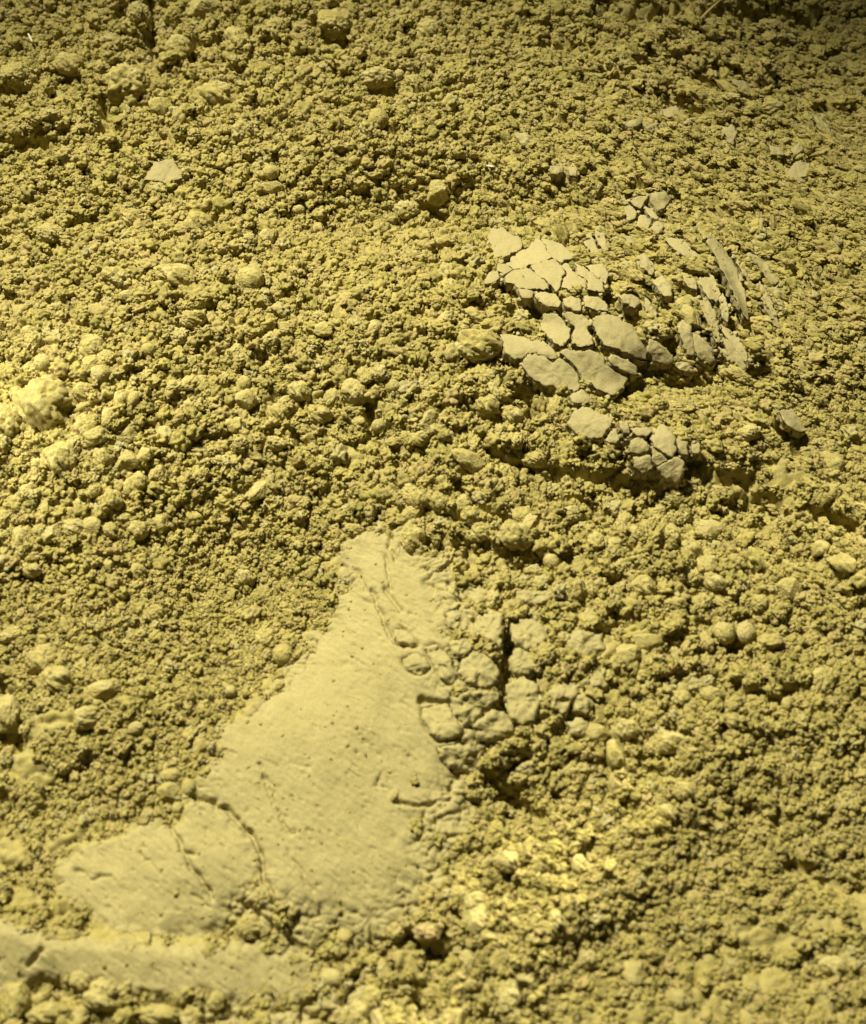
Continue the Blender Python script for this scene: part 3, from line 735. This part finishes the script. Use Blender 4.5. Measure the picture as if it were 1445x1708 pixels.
R_, A_, O_ = 'rough', 'angular', 'round'
HERO = [
    (214, 142, 40, 34, R_, 'large rough clod beside the dark hollow in the upper left'), (267, 178, 18, 17, A_, 'pale pointed clod right below the large rough clod in the upper left'),
    (398, 76, 28, 27, R_, 'big clod right of the dark vertical crack at the top'), (299, 74, 20, 20, R_, 'clod between two dark cracks at the top left'),
    (230, 18, 20, 20, R_, 'clod at the top edge left of the dark vertical crack'), (340, 8, 27, 20, A_, 'wide clod cut by the top edge near the left'), (460, 46, 22, 24, R_, 'tall clod near the top, left of centre'),
    (114, 104, 27, 20, R_, 'dull clod above a dark pocket near the top left corner'), (26, 128, 24, 22, R_, 'dull clod at the left edge near the top'), (362, 155, 36, 26, R_, 'broad pale clod below the big clod at the top'),
    (405, 221, 20, 20, R_, 'rounded crumbly clod below the broad pale clod'), (451, 283, 15, 13, O_, 'smooth small clod above its flat twin in the upper left'), (452, 309, 18, 12, A_, 'flat small clod under its smooth twin in the upper left'),
    (332, 372, 24, 22, R_, 'clod on the left slope above the round fuzzy clod'), (85, 392, 26, 18, R_, 'low clod near the left edge a quarter of the way down'), (216, 360, 18, 16, R_, 'small lumpy clod on the left slope'),
    (412, 400, 20, 18, R_, 'clod at the left end of the dark valley'), (447, 396, 13, 14, A_, 'small angular clod at the left end of the dark valley'),
    (560, 38, 34, 26, R_, 'overhanging clod near the top with a black gap beneath'), (631, 195, 18, 19, O_, 'round ball-like clod alone near the top centre'), (630, 126, 32, 17, R_, 'flat-bottomed clod above the round ball-like clod'),
    (690, 131, 14, 12, R_, 'small clod right of the flat-bottomed clod'), (666, 120, 9, 10, O_, 'tiny clod between the flat-bottomed clod and its small neighbour'), (590, 263, 9, 8, O_, 'tiny pale pebble-like clod below the round ball near the top'),
    (729, 316, 20, 20, A_, 'peaked clod standing in the dark valley'), (712, 48, 24, 20, R_, 'clod at the top right of centre'), (680, 350, 24, 20, R_, 'shadowed clod at the bottom of the dark valley'),
    (515, 322, 12, 9, O_, 'pale small clod on the slope left above the dark valley'), (497, 345, 12, 9, O_, 'pale small clod just left of the one above the dark valley'),
    (80, 668, 52, 50, R_, 'largest crumbling pale clod near the left edge, halfway down'), (15, 705, 24, 30, R_, 'bright clod cut by the left edge beside the largest clod'), (100, 765, 31, 30, R_, 'bright clod with a smooth cap below the largest clod'),
    (70, 602, 17, 17, O_, 'greyish round clod above the largest clod'), (168, 624, 18, 17, O_, 'round knobbly clod right above the largest clod'), (246, 580, 14, 14, O_, 'round pale clod on the left slope'),
    (150, 578, 25, 24, R_, 'lumpy clod left of the round pale clod'), (170, 760, 15, 19, R_, 'upright clod right of the bright smooth-capped clod'), (209, 766, 20, 20, A_, 'blocky clod second right of the smooth-capped clod'),
    (243, 758, 15, 14, A_, 'blocky clod third right of the smooth-capped clod'), (183, 696, 14, 16, A_, 'pointed clod right of the largest clod'), (145, 710, 19, 20, R_, 'bright clod touching the right of the largest clod'),
    (223, 664, 10, 16, O_, 'smooth egg-shaped clod standing upright on the left slope'), (200, 664, 14, 18, R_, 'tan clod left of the egg-shaped clod'), (140, 650, 18, 16, R_, 'flat-topped clod at the upper right of the largest clod'),
    (226, 804, 21, 23, R_, 'bright clod below the blocky clods on the left'), (156, 815, 15, 15, R_, 'left one of two bright clods under the smooth-capped clod'), (190, 832, 17, 19, R_, 'right one of two bright clods under the smooth-capped clod'),
    (45, 815, 18, 14, R_, 'tan clod at the left edge below the smooth-capped clod'), (405, 636, 14, 15, O_, 'dark round clod on the slope left of centre'), (466, 683, 19, 18, R_, 'pale clod with a shadow right of the dark round clod'),
    (417, 467, 27, 25, O_, 'large round fuzzy clod left of centre'), (294, 458, 38, 22, R_, 'wide bright clod left of the round fuzzy clod'), (197, 468, 28, 25, R_, 'rough clod far left of the round fuzzy clod'),
    (213, 494, 13, 10, O_, 'small clod tucked under the rough left clod'), (205, 518, 11, 11, O_, 'lower small clod under the rough left clod'), (46, 508, 11, 9, A_, 'small flat clod near the left edge'), (90, 512, 17, 14, R_, 'tan clod near the left edge above the greyish round clod'),
    (322, 528, 23, 16, R_, 'low clod below the wide bright clod'), (481, 545, 17, 15, R_, 'clod below right of the round fuzzy clod'), (655, 641, 14, 13, O_, 'bright small clod at the very centre left'),
    (593, 650, 22, 20, R_, 'rounded clod by the dark gap left of centre'), (500, 650, 20, 19, R_, 'greyish clod left of the rounded clod by the dark gap'), (531, 690, 22, 18, R_, 'bright clod left of the dark slot near the centre'),
    (631, 706, 12, 12, O_, 'small round clod beside the dark slot near the centre'), (700, 727, 17, 14, R_, 'round-topped clod in a ring of shadow near the centre'), (780, 766, 31, 15, A_, 'long bright tilted clod near the centre'),
    (531, 526, 16, 16, R_, 'upright clod at the top of the middle slope'), (626, 545, 14, 14, O_, 'smooth clod above the rounded clod in the middle'), (800, 575, 42, 28, R_, 'broad clod left of the cracked crust'),
    (700, 832, 19, 18, R_, 'left clod of a pair below the long bright tilted clod'), (735, 836, 16, 15, R_, 'right clod of a pair below the long bright tilted clod'), (815, 672, 20, 18, R_, 'clod under the lower left corner of the cracked crust'),
    (855, 690, 20, 16, R_, 'clod right under the lower left plate of the cracked crust'), (1142, 508, 16, 16, O_, 'round clod among the steep slabs right of the cracked crust'), (1105, 550, 17, 16, R_, 'clod left of the pair of split slabs'),
    (800, 885, 26, 18, R_, 'left clod on the lip above the dark gash'), (862, 890, 30, 24, R_, 'right clod on the lip above the dark gash'), (690, 895, 22, 24, R_, 'smooth-faced clod at the upper tip of the smooth patch'),
    (472, 1090, 19, 19, O_, 'round yellowish clod at the left rim of the smooth patch'), (76, 1096, 30, 28, R_, 'smooth-sided clod above the flat slab at the lower left'), (166, 1150, 33, 16, A_, 'flat slanting slab-like clod at the lower left'),
    (6, 1192, 26, 34, R_, 'rounded clod cut by the left edge with a dark rim'), (95, 1135, 26, 26, R_, 'clod between the smooth-sided clod and the slanting slab'), (145, 1192, 24, 18, R_, 'low clod under the slanting slab'),
    (385, 1152, 11, 10, O_, 'small clod on the fine crumbs left of the smooth patch'), (256, 1022, 19, 15, R_, 'pitted clod in the hollow on the left'), (409, 962, 16, 15, R_, 'clod by a black hole in the hollow on the left'),
    (225, 1212, 14, 12, O_, 'grey rounded clod below the fine crumbs on the left'), (122, 878, 22, 16, R_, 'bright flat clod at the left above the hollow'), (183, 880, 16, 15, R_, 'second bright clod right of the flat one above the hollow'),
    (230, 882, 15, 14, R_, 'third bright clod right of the flat one above the hollow'), (36, 892, 18, 22, R_, 'tall bright clod by the left edge above the hollow'), (50, 948, 17, 14, R_, 'bright clod at the left edge of the hollow'),
    (228, 951, 14, 15, R_, 'clod at the top of the hollow on the left'), (180, 940, 11, 11, A_, 'small blocky clod at the upper rim of the hollow'), (333, 1245, 13, 14, A_, 'pale clod at the left rim of the smooth patch, low down'),
    (960, 980, 21, 23, R_, 'bright clod below the dark gash, right of centre'), (922, 932, 15, 14, O_, 'small round clod right of the dark gash'), (1211, 1052, 19, 20, O_, 'left ball of the two round balls on the right'),
    (1246, 1052, 17, 20, O_, 'right brighter ball of the two round balls on the right'), (1079, 1068, 24, 18, A_, 'bright wedge-shaped clod left of the two round balls'), (1076, 976, 21, 20, R_, 'clod with a ragged foot above the wedge-shaped clod'),
    (1152, 916, 19, 18, R_, 'clod on the slope above the two round balls'), (1152, 1178, 15, 16, R_, 'bright clod below the two round balls'), (1190, 1155, 20, 14, R_, 'long clod right of the bright clod below the round balls'),
    (1027, 1258, 16, 24, A_, 'bright upright clod in the lower right half'), (1050, 1212, 22, 18, R_, 'domed clod above the bright upright clod'), (1118, 1236, 27, 20, R_, 'broad clod right of the bright upright clod'),
    (1222, 1200, 15, 13, R_, 'small clod on the slope right of the broad one'), (1315, 1170, 9, 12, O_, 'small egg-like clod near the right edge'), (1408, 938, 24, 17, A_, 'bright lit clod on the ridge at the right edge'),
    (1370, 912, 17, 12, A_, 'bright lit clod at the upper end of the right ridge'), (1190, 968, 22, 16, R_, 'clod right of the short dark line above the round balls'), (280, 1321, 18, 16, A_, 'brightest pebble-like clod at the top of the cracked fold'),
    (284, 1292, 19, 13, O_, 'dull round clod above the brightest pebble-like clod'), (313, 1311, 12, 16, O_, 'dull clod right of the brightest pebble-like clod'), (246, 1360, 13, 17, R_, 'clod left below the brightest pebble-like clod'),
    (296, 1346, 10, 11, O_, 'small dark clod under the brightest pebble-like clod'), (24, 1668, 22, 32, R_, 'blurred upright clod at the lower left corner'), (172, 1655, 32, 28, R_, 'blurred large clod at the bottom left'),
    (134, 1634, 18, 15, R_, 'blurred small clod at the bottom left'), (75, 1690, 30, 18, R_, 'blurred clod cut by the bottom edge at the left'), (262, 1694, 36, 18, R_, 'bright blurred clod cut by the bottom edge'),
    (360, 1668, 14, 16, R_, 'blurred small clod right of the bright one at the bottom'), (552, 1630, 22, 16, O_, 'blurred rounded clod at the bottom left of centre'), (618, 1665, 20, 22, R_, 'blurred clod at the bottom centre'),
    (712, 1556, 23, 15, 'pink', 'pinkish clod below the smooth patch'), (786, 1640, 15, 11, R_, 'bright blurred clod in the lower streak of light'), (1140, 1320, 18, 16, R_, 'bright clod at the top of the lower streak of light'),
    (1118, 1352, 20, 14, R_, 'bright clod in the upper part of the lower streak of light'), (967, 1440, 13, 15, R_, 'pale clod left of the lower streak of light'), (1395, 1610, 26, 16, R_, 'very blurred clod near the lower right corner')]


def place_clod(me, name, u, v, rx, ry, style, label, group, sink=.08, yaw=None):
    h = float(hplate(np.array([u]), np.array([v]))[0])
    X, Y, _ = unproject(u, v, h + 0.0012)
    X = float(X); Y = float(Y)
    z, _, _, d, _, _ = ground_z(np.array([X]), np.array([Y]))
    sc = float(d[0]) / FPX
    sx, sy = rx * sc * .95, ry * sc * .98
    szz = .82 * min(sx, sy) + .1 * max(sx, sy)
    o = bpy.data.objects.new(name, me); COL.objects.link(o)
    o.location = (X, Y, max(float(z[0]), h - .0006) + szz * sink)
    o.scale = (sx, sy, szz)
    o.rotation_euler = (random.uniform(-.12, .12), random.uniform(-.12, .12), random.uniform(-.3, .3) if yaw is None else yaw)
    tag(o, label, 'clod', group)
    stamp(X, Y, max(sx, sy) * .86)
    return o


for k, (u, v, rx, ry, st, lab) in enumerate(HERO):
    if st == R_ and (k % 2 or v > 560):
        st = 'lump'
    me = PINKV if st == 'pink' else VAR[st][k % len(VAR[st])]
    place_clod(me, 'clod', u, v, rx, ry, st, lab, 'clods one can tell apart in the powder', yaw=-.5 if 'tilted' in lab else (.45 if 'slanting' in lab else None))

# ------------------------------------------------------------------ crumbs: dart-thrown, largest first
NC = 420000
cx = RNG.uniform(XA, XB, NC); cy = RNG.uniform(YA, YB, NC)
cu, cv, ch, cd = uv_of(cx, cy)
inb = (cu > -190) & (cu < 1635) & (cv > -120) & (cv < 1860)
ng = sample(NOGRAIN, cu, cv); sm = sample(SOFT, cu, cv); se = sample(SEMI, cu, cv)
edge_n = .75 * fbm(cx * 1000 / 5, cy * 1000 / 5, 91, 5, .65)
keep = inb & (ng < .62) & (sample(SPREAD, cu, cv) + edge_n < .5) & (.5 + .62 * fbm(cx * 1000 / 7, cy * 1000 / 5.5, 201, 4) > .95 * se) & ((sample(TR, cu, cv) < 2.2) | (RNG.uniform(0, 1, NC) < .12))
cx, cy, cd, cu, cv, se, sm = (q[keep] for q in (cx, cy, cd, cu, cv, se, sm))
n = len(cx)
rad = sample(GRAIN, cu, cv) * .5 * cd / FPX * np.exp(RNG.normal(-.34, .46, n))
rad = np.clip(rad, 0.00036, 0.0036)
order = np.argsort(-rad)
sel = []
H_, W_ = OCC.shape
ii = ((cx - OX0) / OCC_S).astype(int); jj = ((cy - OY0) / OCC_S).astype(int)
for q in order:
    if OCC[jj[q], ii[q]]:
        continue
    k = int(rad[q] * .45 / OCC_S)
    if k and (OCC[jj[q], min(W_ - 1, ii[q] + k)] or OCC[jj[q], ii[q] - k] or OCC[min(H_ - 1, jj[q] + k), ii[q]] or OCC[jj[q] - k, ii[q]]):
        continue
    sel.append(q)
    stamp(cx[q], cy[q], rad[q] * .82)
sel = np.array(sel)
cx, cy, cd, cu, cv, se, sm, rad = (q[sel] for q in (cx, cy, cd, cu, cv, se, sm, rad))
cz, _, _, _, _, _ = ground_z(cx, cy)
n = len(cx)
# streak direction: the upper right slope is combed down to the right, the left hollow as well
comb = np.clip(np.exp(-((cu - 1250) / 330) ** 2 - ((cv - 330) / 380) ** 2) * 1.3, 0, 1)
elong = 1 + .6 * comb * RNG.uniform(.4, 1, n)
yaw = np.where(comb > .25, math.radians(-38) + .3 * RNG.normal(size=n), RNG.uniform(0, 6.283, n))
sx = rad * elong * RNG.uniform(.9, 1.25, n); sy = rad * RNG.uniform(.75, 1.05, n) / np.sqrt(elong); sz = rad * RNG.uniform(.6, .95, n) / np.sqrt(elong)
crisp = 1 / (1 + np.exp((cv - 520 - .25 * np.clip(cu - 900, 0, 600)) / 60))
sink = RNG.uniform(-.05, .5, n) + .12 * crisp - .6 * se - 1.0 * np.clip(sm - .1, 0, 1)
zc = cz + sink * sz
tilt = RNG.normal(0, .35, (n, 2))

# stray grains lying on the plates and on the pressed skin
pool = np.argwhere(COVER); pk = pool[RNG.integers(0, len(pool), 300)]
du = RU0 + RS * (pk[:, 1] + RNG.uniform(0, 1, 300)); dv = RV0 + RS * (pk[:, 0] + RNG.uniform(0, 1, 300))
dh = hplate(du, dv) + .00125; dx, dy, _ = unproject(du, dv, dh)
pool = np.argwhere(SOFT > .6); pk = pool[RNG.integers(0, len(pool), 260)]
eu = RU0 + RS * (pk[:, 1] + RNG.uniform(0, 1, 260)); ev = RV0 + RS * (pk[:, 0] + RNG.uniform(0, 1, 260))
ex, ey, _ = unproject(eu, ev, hplate(eu, ev)); ez, _, _, ed, _, _ = ground_z(ex, ey)
m2 = 260 + 300; r2 = np.exp(RNG.normal(math.log(.00030), .42, m2))
cx = np.r_[cx, dx, ex]; cy = np.r_[cy, dy, ey]; zc = np.r_[zc, dh, ez + .0001]; rad = np.r_[rad, r2 * .5]; cd = np.r_[cd, np.full(m2, .45)]
sx = np.r_[sx, r2 * RNG.uniform(.8, 1.4, m2)]; sy = np.r_[sy, r2]; sz = np.r_[sz, r2 * .75]; yaw = np.r_[yaw, RNG.uniform(0, 6, m2)]
tilt = np.r_[tilt, RNG.normal(0, .3, (m2, 2))]; cu = np.r_[cu, du, eu]; cv = np.r_[cv, dv, ev]; crisp = np.r_[crisp, np.full(m2, .5)]
n = len(cx)

# the biggest crumbs in view are clods of their own
inview = (cu > 5) & (cu < 1440) & (cv > 5) & (cv < 1700)
score = np.where(inview, rad / cd, 0)
big = np.argsort(-score)[:150]
ZONES = [('upper left crumbs', lambda u, v: v < 430 and u < 560, 'coarse crumb among the loose crumbs of the upper left quarter'),
         ('upper middle crumbs', lambda u, v: v < 430 and u < 1000, 'coarse crumb on the fine slope above the dark valley'),
         ('upper right crumbs', lambda u, v: v < 860 and u >= 1000, 'coarse crumb on the combed slope at the upper right'),
         ('left slope crumbs', lambda u, v: v < 860 and u < 480, 'coarse round crumb on the lit left slope'),
         ('middle slope crumbs', lambda u, v: v < 860, 'coarse crumb on the middle slope left of the cracked crust'),
         ('hollow crumbs', lambda u, v: v < 1320 and u < 600, 'coarse crumb in the hollow left of the smooth patch'),
         ('right lower crumbs', lambda u, v: v < 1320, 'coarse lumpy crumb right of the smooth patch'),
         ('bottom left crumbs', lambda u, v: u < 600, 'coarse blurred crumb at the bottom left'),
         ('bottom right crumbs', lambda u, v: True, 'coarse blurred crumb at the bottom right')]
isbig = np.zeros(n, bool); isbig[big] = True
for q in big:
    grp, lab = next((g, l) for g, f, l in ZONES if f(cu[q], cv[q]))
    st = 'rough' if random.random() < .7 else 'angular'
    o = bpy.data.objects.new('crumb_clod', random.choice(VAR[st])); COL.objects.link(o)
    o.location = (cx[q], cy[q], zc[q]); o.scale = (sx[q], sy[q], sz[q]); o.rotation_euler = (tilt[q, 0] * .5, tilt[q, 1] * .5, yaw[q])
    tag(o, lab, 'clod', grp)

# all other crumbs: nobody could count them
idx = np.nonzero(~isbig)[0]
me = bpy.data.meshes.new('loose_crumbs')
me.vertices.add(len(idx)); me.vertices.foreach_set('co', np.stack([cx, cy, zc], 1)[idx].astype(np.float32).ravel())
NVAR = 14
for nm, ty, key, arr in (('rot', 'FLOAT_VECTOR', 'vector', np.stack([tilt[:, 0], tilt[:, 1], yaw], 1)[idx]), ('scl', 'FLOAT_VECTOR', 'vector', np.stack([sx, sy, sz], 1)[idx])):
    at = me.attributes.new(nm, ty, 'POINT'); at.data.foreach_set(key, arr.astype(np.float32).ravel())
at = me.attributes.new('pick', 'INT', 'POINT'); at.data.foreach_set('value', np.where(RNG.uniform(0, 1, n) < .4 + .5 * crisp, RNG.integers(7, NVAR, n), RNG.integers(0, 7, n))[idx].astype(np.int32))
crumbs = bpy.data.objects.new('loose_crumbs', me); COL.objects.link(crumbs)
tag(crumbs, 'countless small olive tan crumbs covering the powder bed', 'crumbs', kind='stuff')
me.materials.append(M_CRUMB)
nt = bpy.data.node_groups.new('crumb_scatter', 'GeometryNodeTree')
nt.interface.new_socket('Geometry', in_out='INPUT', socket_type='NodeSocketGeometry')
nt.interface.new_socket('Geometry', in_out='OUTPUT', socket_type='NodeSocketGeometry')
N = nt.nodes; L = nt.links
gi = N.new('NodeGroupInput'); go = N.new('NodeGroupOutput')
iop = N.new('GeometryNodeInstanceOnPoints'); join = N.new('GeometryNodeJoinGeometry')


def attr(nm, ty):
    a = N.new('GeometryNodeInputNamedAttribute'); a.data_type = ty; a.inputs['Name'].default_value = nm
    return a.outputs['Attribute']


def math_node(op, a, b):
    m = N.new('ShaderNodeMath'); m.operation = op
    for k, q in enumerate((a, b)):
        if isinstance(q, (int, float)): m.inputs[k].default_value = q
        else: L.new(q, m.inputs[k])
    return m.outputs[0]


for k in range(NVAR):
    ico = N.new('GeometryNodeMeshIcoSphere'); ico.inputs['Radius'].default_value = 1; ico.inputs['Subdivisions'].default_value = 4
    pos = N.new('GeometryNodeInputPosition')
    vadd = N.new('ShaderNodeVectorMath'); vadd.operation = 'ADD'; vadd.inputs[1].default_value = (k * 7.31, -k * 3.7, k * 11.9)
    L.new(pos.outputs[0], vadd.inputs[0])
    n1 = N.new('ShaderNodeTexNoise'); n1.inputs['Scale'].default_value = 1.1; n1.inputs['Detail'].default_value = 1
    n2 = N.new('ShaderNodeTexNoise'); n2.inputs['Scale'].default_value = 3.2; n2.inputs['Detail'].default_value = 4; n2.inputs['Roughness'].default_value = .65
    vo = N.new('ShaderNodeTexVoronoi'); vo.feature = 'F1'; vo.inputs['Scale'].default_value = 1.7 + .1 * (k % 4)
    for q in (n1, n2, vo):
        L.new(vadd.outputs[0], q.inputs['Vector'])
    a = math_node('MULTIPLY', math_node('SUBTRACT', n1.outputs['Fac'], .5), 1.2 if k < 7 else 1.8)
    b = math_node('MULTIPLY', math_node('SUBTRACT', n2.outputs['Fac'], .5), .34 if k < 7 else 1.0)
    c = math_node('MULTIPLY', math_node('SUBTRACT', .42, vo.outputs['Distance']), .6 if k < 7 else .85)
    tot = math_node('ADD', math_node('ADD', a, b), c)
    sc = N.new('ShaderNodeVectorMath'); sc.operation = 'SCALE'
    L.new(pos.outputs[0], sc.inputs[0]); L.new(tot, sc.inputs['Scale'])
    sp = N.new('GeometryNodeSetPosition')
    L.new(ico.outputs['Mesh'], sp.inputs['Geometry']); L.new(sc.outputs[0], sp.inputs['Offset'])
    ss = N.new('GeometryNodeSetShadeSmooth'); L.new(sp.outputs[0], ss.inputs[0])
    mt = N.new('GeometryNodeSetMaterial'); mt.inputs['Material'].default_value = M_CRUMB; L.new(ss.outputs[0], mt.inputs[0])
    ti = N.new('GeometryNodeGeometryToInstance'); L.new(mt.outputs[0], ti.inputs[0])
    L.new(ti.outputs[0], join.inputs[0])
L.new(gi.outputs[0], iop.inputs['Points']); L.new(join.outputs[0], iop.inputs['Instance'])
iop.inputs['Pick Instance'].default_value = True
L.new(attr('pick', 'INT'), iop.inputs['Instance Index'])
er = N.new('FunctionNodeEulerToRotation'); L.new(attr('rot', 'FLOAT_VECTOR'), er.inputs[0]); L.new(er.outputs[0], iop.inputs['Rotation'])
L.new(attr('scl', 'FLOAT_VECTOR'), iop.inputs['Scale'])
L.new(iop.outputs[0], go.inputs[0])
md = crumbs.modifiers.new('crumb_scatter', 'NODES'); md.node_group = nt

# ------------------------------------------------------------------ stray bits of stalk and white chips
def stick(name, a, b, wid, mat, label, cat, group, bend=.0):
    ua, va = a; ub, vb = b
    pts = []
    for t in np.linspace(0, 1, 7):
        u = ua + (ub - ua) * t; v = va + (vb - va) * t + bend * math.sin(math.pi * t)
        h = float(hplate(np.array([u]), np.array([v]))[0]) + .0016
        x, y, _ = unproject(u, v, h); pts.append((float(x), float(y), h))
    P_ = np.array(pts); P_[:, 2] = np.linspace(P_[0, 2], P_[-1, 2], 7) + .0006
    org = P_[0].copy(); V = []; F = []
    ax = P_[-1] - P_[0]; ax /= np.linalg.norm(ax); sd_ = np.cross(ax, (0, 0, 1)); sd_ /= np.linalg.norm(sd_); up = np.cross(sd_, ax)
    for k, p in enumerate(P_):
        w = wid * (1 - .35 * abs(k / 3 - 1))
        for q in range(6):
            an = q * math.pi / 3
            V.append(p - org + sd_ * w * math.cos(an) + up * w * .6 * math.sin(an))
    for k in range(6):
        for q in range(6):
            F.append((k * 6 + q, k * 6 + (q + 1) % 6, k * 6 + 6 + (q + 1) % 6, k * 6 + 6 + q))
    F.append(tuple(range(5, -1, -1))); F.append(tuple(range(36, 42)))
    o = mesh_obj(name, V, F, mat); o.location = org
    return tag(o, label, cat, group)


stick('stalk', (1160, 43), (1201, 3), .0007, M_STRAW, 'thin straw-coloured stalk lying at the top edge on the right', 'stalk', 'stray bits in the powder', -3)
stick('white_chip', (48, 58), (55, 72), .0006, M_CHIP, 'tiny whitish splinter near the top left corner', 'chip', 'stray bits in the powder')
stick('white_chip', (812, 278), (824, 280), .0006, M_CHIP, 'tiny white chip on the slope above the dark valley', 'chip', 'stray bits in the powder')
print('crumbs', len(idx))
